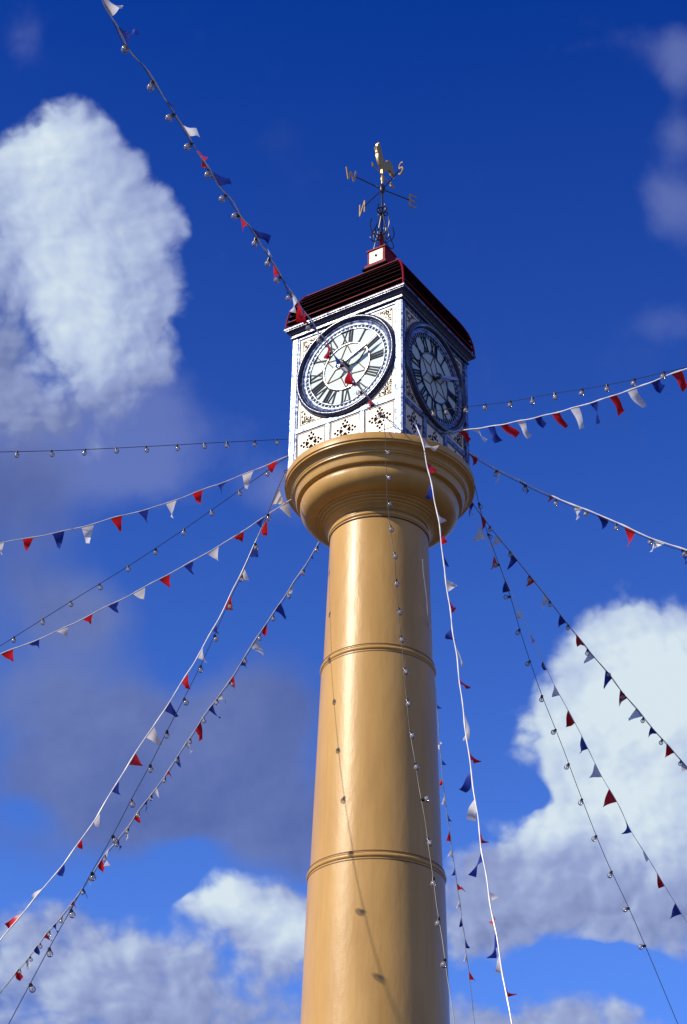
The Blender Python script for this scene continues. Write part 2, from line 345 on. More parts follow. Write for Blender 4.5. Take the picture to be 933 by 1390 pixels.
for k in range(4):
    n, r, up = face_frame(k); c = up * ZC; ax = (r, up, n)
    bm = bmesh.new(); lathe(bm, [(0, 0.958), (0.83, 0.958), (0.83, 0.950), (0, 0.950)], 96, c, ax)
    dial = obj('clock_dial', bm, M_OPAL, T, smooth=False)
    # heavy rounded bezel
    bm = bmesh.new()
    pr = [(0.905, 0.955), (0.905, 0.985), (0.897, 0.99)] + [(0.855 + 0.042 * math.cos(t), 0.99 + 0.055 * math.sin(t)) for t in [PI * i / 10 for i in range(1, 10)]] + [(0.812, 0.99), (0.805, 0.975), (0.805, 0.955)]
    lathe(bm, pr, 128, c, ax); obj('bezel', bm, M_NAVY, dial)
    bm = bmesh.new()
    pr = [(0.803, 0.955), (0.803, 0.990), (0.790, 0.996), (0.776, 0.990), (0.770, 0.978), (0.752, 0.973), (0.752, 0.955)]
    lathe(bm, pr, 128, c, ax); obj('inner_bezel', bm, M_FRAME, dial)
    # minute track
    bm = bmesh.new()
    for (ra, rb) in ((0.735, 0.751), (0.668, 0.682)): lathe(bm, [(ra, 0.956), (ra, 0.972), (rb, 0.972), (rb, 0.956)], 96, c, ax)
    nring = len(bm.faces)
    for q in range(60):
        t = 2 * PI * q / 60; hw = 0.016 if q % 5 else 0.022
        def P(rr, s): return (rr * math.sin(t) + s * math.cos(t), ZC + rr * math.cos(t) - s * math.sin(t))
        fprism(bm, k, [P(.681, -hw), P(.681, hw), P(.736, hw), P(.736, -hw)], 0.956, 0.968)
    bm.faces.ensure_lookup_table()
    for f in bm.faces[nring:]: f.material_index = 1
    obj('minute_track', bm, [M_FRAME, M_NUM], dial, smooth=False)
    # hour ring, framing and numerals
    bm = bmesh.new(); lathe(bm, [(0.405, 0.956), (0.405, 0.974), (0.420, 0.974), (0.420, 0.956)], 96, c, ax)
    obj('inner_ring', bm, M_NAVY, dial, smooth=False)
    bm = bmesh.new()
    for h in range(12):
        st, w = numeral_strokes(NUM[h]); t = 2 * PI * h / 12; jw = 0
        for sidx, poly in enumerate(st):
            pg = []
            for (x, y) in poly:
                s = (x - w / 2) * (1.0 + 0.22 * y); rr = 0.422 + y * 0.244
                pg.append((rr * math.sin(t) + s * math.cos(t), ZC + rr * math.cos(t) - s * math.sin(t)))
            fprism(bm, k, pg, 0.956, 0.970 + 0.0015 * sidx)
        # serif bars
        for (r0, r1, z1) in ((0.423, 0.434, .9782), (0.655, 0.667, .9782)):
            hw = w / 2 + (0.008 if r0 < .5 else 0.022)
            def P(rr, s): return (rr * math.sin(t) + s * math.cos(t), ZC + rr * math.cos(t) - s * math.sin(t))
            fprism(bm, k, [P(r0, -hw), P(r0, hw), P(r1, hw), P(r1, -hw)], 0.956, z1)
    obj('hour_numerals', bm, M_NUM, dial, smooth=False)
    # glazing bars: six forked petals
    bm = bmesh.new()
    def gb(p, q, wd=0.007):
        d = Vector((q[0] - p[0], q[1] - p[1])); d.normalize(); m = Vector((-d.y, d.x)) * wd
        fprism(bm, k, [(p[0] - m.x, ZC + p[1] - m.y), (q[0] - m.x, ZC + q[1] - m.y), (q[0] + m.x, ZC + q[1] + m.y), (p[0] + m.x, ZC + p[1] + m.y)], 0.956, 0.966)
    for q in range(6):
        t = 2 * PI * q / 6 + PI / 6
        nd = (0.20 * math.sin(t), 0.20 * math.cos(t)); gb((0.03 * math.sin(t), .03 * math.cos(t)), nd)
        for s in (-PI / 6, PI / 6): gb(nd, (0.405 * math.sin(t + s), 0.405 * math.cos(t + s)))
    obj('glazing_bars', bm, M_BAR, dial, smooth=False)
    # hands: about eleven minutes past two
    for nm, ang, ln, wd, w0, tail in (('hour_hand', 65.0, 0.46, 0.038, 1.035, 0.10), ('minute_hand', 63.0, 0.69, 0.026, 1.062, 0.20)):
        t = rad(ang); bm = bmesh.new()
        def P(rr, s): return (rr * math.sin(t) + s * math.cos(t), ZC + rr * math.cos(t) - s * math.sin(t))
        fprism(bm, k, [P(-tail, -wd * .7), P(-tail * .5, -wd * .35), P(0, -wd * .5), P(ln * .62, -wd), P(ln * .78, -wd * .75), P(ln * .86, -wd * .25), P(ln, 0), P(ln * .86, wd * .25), P(ln * .78, wd * .75), P(ln * .62, wd), P(0, wd * .5), P(-tail * .5, wd * .35), P(-tail, wd * .7)], w0, w0 + 0.014)
        obj(nm, bm, M_HAND if k != 1 else M_HAND, dial, smooth=False)
    bm = bmesh.new(); lathe(bm, [(0, 1.095), (.03, 1.09), (.045, 1.08), (.045, 0.956), (0, 0.956)], 20, c, ax); obj('hand_boss', bm, M_BLACK, dial)

# ---- cornice, roof, lantern
bm = bmesh.new()
square_loft(bm, [(0.90, 2.478), (1.012, 2.478), (1.022, 2.49), (1.022, 2.505), (1.008, 2.512), (1.008, 2.545), (1.03, 2.558), (1.045, 2.585), (1.068, 2.607), (1.085, 2.612), (1.085, 2.625), (0.9, 2.625)])
cornice = obj('cornice', bm, M_NAVY, T, angle=20)
bm = bmesh.new(); square_loft(bm, [(0.95, 2.627), (1.095, 2.627), (1.101, 2.633), (1.101, 2.652), (1.095, 2.658), (0.95, 2.658)]); obj('eaves_strip', bm, M_FRAME, cornice, angle=20)
# louvres: deep horizontal blades, seen from below as dark shelves with thin painted lips
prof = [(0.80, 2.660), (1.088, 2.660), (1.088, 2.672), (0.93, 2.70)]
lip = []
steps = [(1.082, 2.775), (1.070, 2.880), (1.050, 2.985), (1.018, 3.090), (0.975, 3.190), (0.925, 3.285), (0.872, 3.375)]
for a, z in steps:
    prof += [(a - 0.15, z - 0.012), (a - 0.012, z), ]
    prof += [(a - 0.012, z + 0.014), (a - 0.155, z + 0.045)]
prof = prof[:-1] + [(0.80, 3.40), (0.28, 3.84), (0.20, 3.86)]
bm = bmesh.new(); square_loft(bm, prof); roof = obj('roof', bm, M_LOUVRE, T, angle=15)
for i, (a, z) in enumerate([(1.095, 2.660)] + steps):
    bm = bmesh.new()
    ring = []
    hh = {0: 0.010, 1: 0.014, 3: 0.007, 7: 0.012}.get(i, 0.005)
    for (b, zz) in ((a - 0.010, z + .001), (a + 0.004, z + .001), (a + 0.004, z + hh), (a - 0.010, z + hh)):
        ring.append([bm.verts.new(rotz((sx * b, sy * b, zz), -PHI)) for sx, sy in ((-1, -1), (1, -1), (1, 1), (-1, 1))])
    for q in range(4):
        A, B = ring[q], ring[(q + 1) % 4]
        for kk in range(4): bm.faces.new((A[kk], A[(kk + 1) % 4], B[(kk + 1) % 4], B[kk]))
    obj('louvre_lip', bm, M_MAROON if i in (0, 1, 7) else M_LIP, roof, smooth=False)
for sx, sy in ((-1, -1), (1, -1), (1, 1), (-1, 1)):
    bm = bmesh.new(); pp = [rotz((sx * a, sy * a, z), -PHI) for a, z in [(1.080, 2.668)] + [(a - 0.006, z + .006) for a, z in steps] + [(0.84, 3.40), (0.30, 3.84)]]
    tube(bm, pp, 0.017, 8); obj('hip_ridge', bm, M_MAROON, roof)
bm = bmesh.new(); square_loft(bm, [(0.20, 4.121), (0.20, 4.18), (0.165, 4.195), (0.165, 4.46), (0.182, 4.475), (0.182, 4.50), (0.15, 4.52), (0.08, 4.56), (0.05, 4.60)])
lantern = obj('roof_lantern', bm, M_MAROON, T, angle=20)
bm = bmesh.new(); square_loft(bm, [(0.19, 3.84), (0.19, 4.06), (0.235, 4.08), (0.235, 4.10), (0.21, 4.119)]); obj('lantern_base', bm, M_LOUVRE, lantern, angle=20)
for k in (0, 2):
    bm = bmesh.new(); fbox(bm, k, -0.125, 0.125, 4.215, 4.45, 0.160, 0.172); lp = obj('lantern_panel', bm, M_CREAM, lantern, smooth=False)
    bm = bmesh.new(); vc = 4.345
    fprism(bm, k, [(0, vc - .036), (.026, vc), (0, vc + .036), (-.026, vc)], 0.170, 0.178); obj('diamond_opening', bm, M_DARK, lp, smooth=False)

# ---- weather vane
bm = bmesh.new(); lathe(bm, [(0.05, 4.59), (0.045, 4.64), (0.032, 4.66), (0.028, 4.95), (0.020, 4.97), (0.0, 4.97)], 16)
obj('vane_socket', bm, M_MAROON, T)
bm = bmesh.new()
lathe(bm, [(0.0, 4.95), (0.017, 4.96), (0.017, 5.80), (0.032, 5.82), (0.05, 5.86), (0.05, 5.96), (0.032, 6.0), (0.018, 6.02), (0.018, 6.10), (0.03, 6.12), (0.03, 6.15), (0.016, 6.18), (0.014, 6.32), (0, 6.33)], 16)
vane = obj('weather_vane', bm, M_BLACK, T)
bm = bmesh.new()
lathe(bm, [(0.0195, 6.03), (0.0195, 6.09), (0.033, 6.115), (0.033, 6.155), (0.019, 6.19), (0.0175, 6.30), (0.0, 6.345)], 16)
obj('vane_spindle', bm, M_GOLD, vane)
def az(a): a = rad(a); return Vector((-math.sin(a), -math.cos(a), 0))
bm = bmesh.new()
for a in (56, -31, 145, -120): 
    d = az(a); tube(bm, [d * 0.03 + Vector((0, 0, 5.91)), d * 0.53 + Vector((0, 0, 5.91))], 0.011, 8)
obj('compass_arms', bm, M_BLACK, vane)
def letter(strokes, a, m, w=0.013, th=0.006):
    d = az(a); sd = Vector((-d.y, d.x, 0)); bm = bmesh.new()
    for j, st in enumerate(strokes):
        for (p, q) in zip(st, st[1:]):
            P = d * p[0] + Vector((0, 0, 5.91 + p[1])); Q = d * q[0] + Vector((0, 0, 5.91 + q[1]))
            t = (Q - P).normalized(); nn = t.cross(sd).normalized() * w; P2 = P - t * w * .6; Q2 = Q + t * w * .6; e = th + 0.0006 * j
            vs = [bm.verts.new(x) for x in (P2 - nn - sd * e, Q2 - nn - sd * e, Q2 + nn - sd * e, P2 + nn - sd * e, P2 - nn + sd * e, Q2 - nn + sd * e, Q2 + nn + sd * e, P2 + nn + sd * e)]
            for f in ((3, 2, 1, 0), (4, 5, 6, 7), (0, 1, 5, 4), (1, 2, 6, 5), (2, 3, 7, 6), (3, 0, 4, 7)): bm.faces.new([vs[i] for i in f])
            th += 0.0004
    obj('compass_letter', bm, m, vane, smooth=False)
letter([[(.53, .12), (.57, -.12), (.625, .06), (.68, -.12), (.72, .12)]], 56, M_GOLD)
letter([[(.67, .12), (.54, .12), (.54, -.12), (.67, -.12)], [(.54, 0), (.64, 0)]], -120, M_GOLD)
letter([[(.52, -.12), (.52, .12), (.66, -.12), (.66, .12)]], 145, M_GOLD)
S_ = [(.60 + .055 * math.cos(t), .065 + .055 * math.sin(t)) for t in [rad(30 + 24 * i) for i in range(11)]] + [(.60 + .06 * math.cos(t), -.055 + .062 * math.sin(t)) for t in [rad(70 - 25 * i) for i in range(10)]]
letter([S_], -31, M_GOLD, w=0.012)
# cockerel and pointer, turned away to the right
dv = az(-147 + 0); sdv = Vector((-dv.y, dv.x, 0))
def vprism(bm, poly, th):
    a = [bm.verts.new(dv * t + Vector((0, 0, z)) - sdv * th) for t, z in poly]; b = [bm.verts.new(dv * t + Vector((0, 0, z)) + sdv * th) for t, z in poly]
    bm.faces.new(a[::-1]); bm.faces.new(b)
    for i in range(len(a)): j = (i + 1) % len(a); bm.faces.new((a[i], a[j], b[j], b[i]))
bm = bmesh.new()
vprism(bm, [(-.24, 6.70), (-.185, 6.735), (-.19, 6.80), (-.155, 6.79), (-.14, 6.87), (-.11, 6.81), (-.075, 6.83), (-.075, 6.74), (-.04, 6.63), (.03, 6.55), (.09, 6.58), (.14, 6.68), (.21, 6.71), (.29, 6.67), (.34, 6.56), (.36, 6.42), (.30, 6.50), (.27, 6.42), (.22, 6.50), (.16, 6.46), (.10, 6.39), (.035, 6.35), (.015, 6.26), (-.02, 6.26), (-.03, 6.35), (-.10, 6.38), (-.165, 6.47), (-.185, 6.57), (-.165, 6.64), (-.195, 6.60), (-.20, 6.66)], 0.024)
bmesh.ops.bevel(bm, geom=[e for e in bm.edges], offset=0.008, segments=2, affect='EDGES')
obj('cockerel', bm, M_GOLD, vane, angle=50)
bm = bmesh.new(); tube(bm, [dv * -0.26 + Vector((0, 0, 6.225)), dv * 0.30 + Vector((0, 0, 6.225))], 0.010, 8)
vprism(bm, [(.24, 6.225), (.26, 6.27), (.39, 6.225), (.26, 6.18)], 0.012)
vprism(bm, [(-.33, 6.265), (-.26, 6.232), (-.22, 6.228), (-.22, 6.222), (-.26, 6.218), (-.33, 6.185), (-.30, 6.225)], 0.010)
obj('vane_arrow', bm, M_GOLD, vane, smooth=False)
# wrought scrolls round the foot of the rod
def smooth_path(p, n=6):
    out = []; P = [Vector(q) for q in p]
    for i in range(len(P) - 1):
        p0 = P[max(i - 1, 0)]; p1 = P[i]; p2 = P[i + 1]; p3 = P[min(i + 2, len(P) - 1)]
        for j in range(n):
            t = j / n; out.append(0.5 * ((2 * p1) + (p2 - p0) * t + (2 * p0 - 5 * p1 + 4 * p2 - p3) * t * t + (3 * p1 - p0 - 3 * p2 + p3) * t ** 3))
    out.append(P[-1]); return out
bm = bmesh.new()
for a in (56, -31, 145, -120):
    d = az(a)
    for path in ([(.02, 5.36), (.075, 5.16), (.13, 4.99), (.20, 4.83), (.225, 4.74), (.19, 4.69), (.14, 4.70), (.09, 4.76), (.05, 4.86), (.03, 4.95)],
                 [(.02, 4.80), (.07, 4.76), (.13, 4.82), (.20, 4.90), (.235, 5.02), (.215, 5.13), (.205, 5.16)],
                 [(.02, 4.92), (.07, 4.87), (.12, 4.90), (.13, 4.98), (.10, 5.03), (.07, 5.00), (.075, 4.96), (.095, 4.95)],
                 [(.02, 5.37), (.06, 5.35), (.10, 5.38), (.10, 5.43), (.07, 5.45), (.05, 5.42), (.065, 5.40)],
                 [(.02, 5.50), (.05, 5.47), (.085, 5.49), (.085, 5.53), (.06, 5.54)]):
        pp = smooth_path([(r_, 0, z_) for r_, z_ in path], 5)
        tube(bm, [d * q.x + Vector((0, 0, q.z)) for q in pp], 0.010, 6)
tube(bm, smooth_path([(math.cos(t) * .028, math.sin(t) * .028, 5.37) for t in [2 * PI * i / 12 for i in range(13)]], 2), 0.014, 6)
obj('scrollwork', bm, M_BLACK, vane)

# ------------------------------------------------------------------ strings: paths, bulbs and pennants read off the photograph (photo pixels)
W,R_,B='white','red','blue'
S={}
S['s1']=dict(path=[(120,-40),(150,22),(170,60),(197,94),(232,148),(258,190),(280,226),(302,258),(325,290),(345,318),(373,362),(394,396),(437.5,458.6),(457,487.5),(470,499),(481,518),(497,536),(508,550),(524,568),(546,586)],
 bulbs=[(168,63),(202,111),(230,154),(257,195),(280,231),(302,265),(319,294),(346,323),(362,350),(378,376),(392,399),(407,421),(420,441),(433,460),(446,479),(459,497),(473,515),(486,533),(501,551),(514,566)],
 pen=[(128,-20,149,22,166,14,W),(158,36,172,60,189,46,B),(223,136,234,150,241,150,B),(244,168,257,184,270,182,W),(266,203,280,228,277,219,R_),(287,232,302,250,314,248,B),(323,290,335,308,330,309,R_),(337,309,349,321,366,327,B),(349,328,362,348,368,345,W),(365,355,375,374,372,378,R_),(382,372,391,393,389,398,B),(393,396,402,410,397,424,W),(405,409,413,424,410,438,R_),(417,427,428,450,425,448,B),(430,445,440,460,433,457,W),(443,462,451,475,445,487,R_),(453,478,462,492,458,500,B),(462,490,471,503,462,500,W),(470,500,478,514,476,522,R_),(478,515,489,530,483,524,B),(489,528,500,542,493,540,W),(497,538,503,548,502,556,R_)])
S['s2']=dict(path=[(-60,615),(0,613.5),(95,611),(200,606),(300,600.5),(391,595)],bulbs=[(24,616),(71,617),(117,614),(159,613),(199,610),(241,606),(279.5,606),(310,604),(346,598),(376,598)])
S['s3']=dict(path=[(-60,750),(0,737),(47,729),(86,721),(109,716),(150,704),(189,694),(227,683),(266,668),(300,656),(332,643.5),(364,630.6),(391,619)],
 pen=[(-8,740,6,737,1,753,W),(30,732,46,729,35,745,R_),(71,725,88,720,80,743,B),(110,715,128,710,119,737,W),(150,704,166,700,163,722,R_),(187,694,202,690,200,709,B),(225,684,240,678,234,702,W),(261,671,276,664,269,682,R_),(296,658,309,652,301,671,B),(329,645,344,638,334,662,W),(363,631,377,624,367,641,R_)])
S['s4']=dict(path=[(-60,914),(0,877),(97,816),(175,768),(252,717),(326,665),(391,619)],bulbs=[(20.5,867),(59,843),(97,819),(136,796),(175,771),(211,743),(252,721),(289,695),(326,668),(364,643)])
S['s5']=dict(path=[(-60,915),(0,888),(40,873),(86,853),(130,831),(180,806),(213,788),(250,768),(290,745.5),(330,721),(360,701),(390,681)],
 pen=[(1,887,18,880,18,899,R_),(38,873,53,867,52,881,B),(75,857,92,850,91,864,W),(112,839,126,833,122,848,R_),(146,823,161,815,160,830,B),(180,806,197,796,195,815,W),(216,787,231,779,231,799,R_),(249,769,263,761,262,777,B),(281,751,297,741,296,762,W),(316,730,331,720,327,735,R_),(348,710,360,701,357,717,B),(379,689,391,681,395,702,W)])
S['s6']=dict(path=[(-50,1345),(0,1277),(25,1247),(49,1218),(74,1188),(99,1156),(133,1106),(163,1056),(192,1010),(222,966),(246.5,927),(269,890),(301,832),(335,762),(363,700),(376,668),(388,640)],
 pen=[(369,684,378,663,385,684,W),(354,720,361,703,360,727,R_),(338,755,346,737,349,757,B),(323,787,331,770,332,786,W),(305,824,314,806,311,827,R_),(288,857,295,843,295,859,B),(268,893,277,877,280,899,W),(247,927,255,913,255.5,936,R_),(223,965,231,952,240,973,B),(198,1001,208.5,985,216,1010,W),(174,1038,184,1022,196,1040,R_),(151,1074,160.6,1059,164.6,1081,B),(127,1114,136,1101,131,1121,W),(103.6,1149,112,1136,108,1150,R_),(76.6,1186,87,1172,85,1191.5,B),(48,1219,60,1205,44,1219,W),(18,1256,30,1241,9,1256,R_),(-20,1302,-6,1285,-4,1306,B)])
S['s7']=dict(path=[(20,1375),(44,1330),(67,1287),(99,1230),(126,1182),(152,1136),(178,1086),(204,1038),(228,990),(251,946),(273,902),(292,860),(311,817),(329,779),(347,736),(364,697),(376,666),(388,640)],
 bulbs=[(366,701),(348,740),(330,783),(312,821),(293,864),(274,906),(252,951),(229,995),(206,1041),(180,1088),(154,1136),(126,1187),(99,1238),(67.5,1289),(43,1338)])
S['s8']=dict(path=[(-10,1360),(26,1316),(42,1297),(54,1280),(67,1263.5),(82,1247),(95,1230),(110.6,1209.5),(126,1186),(143,1160),(158,1143),(173.6,1124),(188,1102),(206.6,1078),(224,1054.6),(239.6,1030),(258.5,1001.5),(277,973),(296,947),(313,924),(328,900),(347,869),(366,841),(385,813),(397,794),(411.7,773),(433,738),(448,716)],
 bulbs=[(431,742),(412,774),(390,806),(371,838),(352,866),(333,897),(313.5,925),(295,951),(277,978),(258.5,1004),(242,1031),(224,1055),(205.6,1078),(188.6,1101),(174,1125),(159,1147),(143,1167),(127,1187),(112,1209),(98,1230),(83,1248),(67,1265),(54,1282),(41,1299),(27,1315)],
 pen=[(437,732,445,720,440,727,W),(420,758,426,748,425,757,B),(405,784,409,777,414,780,R_),(390,806,398,793,396,808,W),(374,832,381,821,389,838,B),(355.5,857,363.5,845,360,864,R_),(341,881,349,870,358,889.5,W),(326,905,331.6,897,335,908,B),(310,927,317,918,319,933,R_),(294,951,301,941,307,954,W),(283,968,289,959,298.6,975.6,B),(265,993,272.6,983,274,1004,R_),(252,1013,258.5,1003,258.5,1023,W),(237,1034,243,1026,245.5,1040,B),(223.6,1055,229,1047,233,1054,R_),(208.5,1076,213,1070,215.6,1079,W),(195,1094,200,1087,199.5,1099,B),(181,1113,187,1104,190.6,1115,R_),(169,1131,175,1123,173.6,1138,W),(155.6,1147,162,1138,163,1153,B),(141.5,1164,148,1155,144,1176,W),(132.5,1178,139,1168,140,1184,R_),(119.6,1196.6,126,1187,122,1202,W),(107,1215,113,1206,119,1217,B),(94,1232,100,1223,103.4,1234,R_),(83.6,1246,88.7,1239,86,1254,W),(71,1260,76,1254,79,1266,B),(58,1275,64,1267,71,1277,R_),(46,1292,51,1285,53,1297,B),(34,1307,39,1301,40,1314,W),(20,1324,26,1317,28,1331,R_)])
S['s9']=dict(path=[(575,560),(606,555.5),(634,552),(693,545),(752,534),(790,528.5),(824,522.5),(861,515),(900,506),(933,498),(990,484)],
 bulbs=[(587,559.6),(606,556.5),(633.6,555.6),(659,550),(693,548),(722,544),(752,537),(790,532.5),(824,526),(860.5,519),(900.5,509),(944,500)])
S['s10']=dict(path=[(604,587),(636,583),(671,578),(707,571),(743,563),(778.6,553.5),(814,543),(850,531),(885.5,518),(921,504),(960,490),(990,478)],
 pen=[(620,585,631,584,639,597,R_),(639,583,650,581,661,598,W),(662,580,671,578,677,600,B),(678,577,689,575,702,592,R_),(701,572,712,570,720,593,W),(726,567,736,564,738.5,579.6,B),(749,561,760,558,768,581,R_),(774,555,786,551,792,581,W),(800.6,547,811,544,815,574,B),(827,539,837,535,846,560,R_),(851.6,531,864,526,873,554,W),(884,518,896,514,899,530,B),(911,508,925,503,933,526,R_)])
S['s11']=dict(path=[(610,598),(636,614),(671,635),(718,659),(757,677),(793,691),(832,707),(864,722),(903,738),(933,747),(990,766)],
 bulbs=[(675,639),(714,659),(753,679.5),(794.5,695.5),(837,712),(883,733),(929,750)],
 pen=[(636,614,646,620,647,629.5,R_),(668,633,680,640,676,654,W),(704,652,716,658,715,669.5,B),(738.5,669,752,675,746,680,R_),(778,685,791,690,783,704.5,W),(810.6,698,825,704,822,716,B),(847,714,863,722,853,742,R_),(888,732,903,738,884,749,W),(924,744,937,748,930,766,B)])
S['s12']=dict(path=[(628,664),(641.6,683),(661,709),(680.4,734),(702,760),(717,779),(736.6,803),(758,831),(780,859),(801,885),(823,911),(843,937),(868,967),(885,987.6),(912,1018),(933,1042),(975,1092)],
 bulbs=[(664,716.6),(691,751),(718,783.5),(745,819),(771,851),(797.5,882),(824,911.6),(846.5,943.5),(873,974.7),(899,1006),(924,1036)],
 pen=[(638,678,643,685,637,701,B),(652,697,660,708,656,719,R_),(675,727,682,736,664,743.5,W),(694,750,703,761,690,771.6,B),(718,780,726,790,716,795,R_),(738,805,746,815,735.5,828,W),(760,834,769,845,758,852,B),(782,861,795,877,785,877,R_),(800,884,808,893,794,899,W),(822,910,831,921,819.6,934,B),(842,936,852,948,841,957.6,R_),(864,962,873,973,853,977,W),(884,986,893,996,880,1001,B),(905,1010,916,1022,903,1029,R_),(926,1034,935,1044,925,1050,W)])
S['s13']=dict(path=[(645,660),(653,695),(662,723),(672,751),(685,785.6),(695.5,818),(706,855),(718.6,894),(736,944),(762,1009),(790,1084),(821.5,1163),(853,1230.6),(877,1286),(910,1365)],
 bulbs=[(651,683),(663,725),(673,768),(687,811),(702,855),(717,898.4),(733,944.7),(750,991.8),(768,1038),(787,1086),(805.7,1135.7),(826.6,1184.8),(848,1235),(869,1286)])
S['s14']=dict(path=[(641,696),(655,722),(675,762),(690,795),(707,831),(722,864),(741,905),(757,938),(783,985),(800,1020),(819,1057),(840,1093),(858,1130),(882,1168),(903,1203),(927,1243),(960,1300),(1000,1370)],
 pen=[(652,716,660,731,639.5,735.5,W),(671,754,678,768,666,772,R_),(686,787,693,801,687,803,B),(705,827,710,838,702,839.6,W),(719,858,726,872,721.5,871.5,R_),(737,897,743,909,738.4,909.5,B),(752,928,760,944,754,946,W),(771,964,781,982,771,986,R_),(788,999,798,1017,786,1022,B),(808,1036,818,1055,804,1056,W),(826.6,1071,837,1089,817.5,1095,R_),(848,1110,858,1130,848,1131,B),(872,1152,881,1167,877,1169,W),(891.5,1184,902.5,1202,898,1205,R_),(917,1226,926,1241,908.5,1246.5,B)])
S['s15']=dict(path=[(562,571),(571,590.5),(579,626),(588.6,671),(597,716),(603,770),(609,812),(615,856),(622,905),(629,965),(637,1026),(648,1105),(656,1165),(665,1220),(673,1265),(679,1300),(692,1375)],
 pen=[(565,573,568,584,570,580,B),(572,592,576,608,593.5,609,W),(579,627,583,641,592,640,R_),(585,655,588,671,580,677,B),(592,687,595,701,601,709,W),(598,722,600,738,604,738,R_),(601,749,604,767,610,769,B),(605,784,608,803,615,799,W),(609,810,612,834,619,825,R_),(614,850,617,868,611,868,B),(619,876,622,893,632,903,W),(622,909,624,928,634,935,R_),(629,966,632,991,636,1005,W),(635,1009,637,1032,648,1035,R_),(640,1046,642,1062,628,1074,B),(645,1084,648,1101,637,1112,W),(650,1116,653,1140,659,1145,R_),(655,1154,657,1169,640,1188,B),(663,1208,665,1220,672,1221,W),(668,1232,672,1262,667,1250,R_),(673,1262,676,1285,666,1300,B),(678,1296,681,1315,674,1320,W),(684,1330,688,1350,696,1352,R_)])
S['s16']=dict(path=[(588,900),(593,950),(598,1016),(602,1064),(608,1110),(615,1161),(621.6,1207),(628,1252),(633,1291),(643,1375)],
 pen=[(593,950,594,963,596,960,B),(597,1004,598,1019,594,1012,W),(598.5,1028,600,1042,602,1038,B),(601,1053.5,602.5,1064.8,595,1066,R_),(604,1080,606,1092,599,1091,W),(607.5,1105,609,1119,611,1115,B),(610,1127,612.5,1143.5,606,1142,R_),(613,1152,616,1166,609,1162,W),(617,1176,619,1188,614,1187,B),(620,1199,622.5,1209,630,1208,R_),(624,1219,626,1231,621,1230,W),(627,1242,630,1257,624,1256,B),(631,1272,633,1287,637,1285,B),(634,1292,636,1304,630,1303,W),(637,1318,639,1331,645,1330,R_)])
S['s17']=dict(path=[(522,578),(523.5,600),(525,650),(528,700),(535,750),(538,790),(541,830),(546,880),(552,950),(558,1000),(564,1037),(573,1090),(581,1139),(588,1192),(598,1260),(604,1300),(614,1370)],
 bulbs=[(527,612),(528,646),(530,680),(531,714),(538,750),(540,787),(544,826),(545,864),(552,907),(556,950),(560,994),(564,1037),(579,1085),(581,1139),(586,1192),(593,1247),(603,1303)])


FC = rotz((1, -1, 0), -PHI)                      # front corner of the case
LCp = rotz((-1, -1, 0), -PHI); RCp = rotz((1, 1, 0), -PHI)
n2 = face_frame(1)[0]
def vnormal(b):
    b = rad(b); return Vector((-math.cos(b), math.sin(b), 0))
def radial(b): b = rad(b); return Vector((-math.sin(b), -math.cos(b), 0)) * 1.25
def depth(P): return (P - CAM).dot(CFW)
PL = {}
for k, A, b in (('s2', Vector((-.6, 1.1, 0)), 60), ('s3', LCp, 75), ('s4', LCp, 108), ('s5', radial(95), 95), ('s6', LCp, 88), ('s7', LCp, 33), ('s8', radial(150), 150), ('s9', None, -30), ('s10', None, -30), ('s11', RCp, -68), ('s12', radial(-130), -130), ('s13', RCp, -100), ('s14', RCp, -115)):
    if A is None: A = on_plane(*S[k]['path'][0], n2 * 1.05, n2)
    PL[k] = (A, vnormal(b))
for k, a, P0, e, dE in (('s1', (546, 586), Vector((.3, -1.42, .1)), 0, 14.0), ('s15', (562, 571), Vector((.5, -1.2, .3)), -1, 18.0), ('s17', (522, 578), Vector((0, -1.46, .1)), -1, 18.0), ('s16', (588, 900), Vector((.6, 1.2, -4)), -1, 31.0)):
    A = on_ray(*a, depth(P0)); E = on_ray(*S[k]['path'][e], dE)
    PL[k] = (A, (E - A).cross(CR).normalized())
# parts of a string hidden behind the tower
S['s5']['path'].append((408, 671)); S['s8']['path'].append((466, 692)); S['s16']['path'].insert(0, (583, 850)); S['s16']['path'].insert(0, (574, 760)); S['s12']['path'].insert(0, (612, 644)); S['s13']['path'].insert(0, (640, 648)); S['s14']['path'].insert(0, (630, 680))
S['s2']['path'][-1] = (391, 596); S['s2']['path'].append((440, 594))

def path3d(key, off=(0, 0), wob=0.0, seed=0, sub=8):
    A, n = PL[key]
    px = smooth_path([(x + off[0], y + off[1], 0) for x, y in S[key]['path']], sub)
    P = [on_plane(q.x, q.y, A, n) for q in px]
    # carry on beyond the frame
    if key in ('s1', 's2', 's3', 's4', 's5', 's6', 's7', 's8'):
        d = (P[0] - P[6]).normalized(); P = [P[0] + d * (4 - i) for i in range(4)] + P
    else:
        d = (P[-1] - P[-7]).normalized(); P = P + [P[-1] + d * (i + 1) for i in range(4)]
    if wob:
        rn = random.Random(seed); ph = rn.uniform(0, 6)
        L = 0
        for i in range(1, len(P)):
            L += (P[i] - P[i - 1]).length
            P[i] = P[i] + CU * wob * math.sin(L * 9 + ph) + CR * wob * math.cos(L * 7.3 + ph)
    return P
def nearest(P, q):
    best = None
    for a, b in zip(P, P[1:]):
        ab = b - a; t = max(0, min(1, (q - a).dot(ab) / max(ab.length_squared, 1e-9))); c = a + ab * t; d = (c - q).length
        if best is None or d < best[0]: best = (d, c, ab.normalized())
    return best

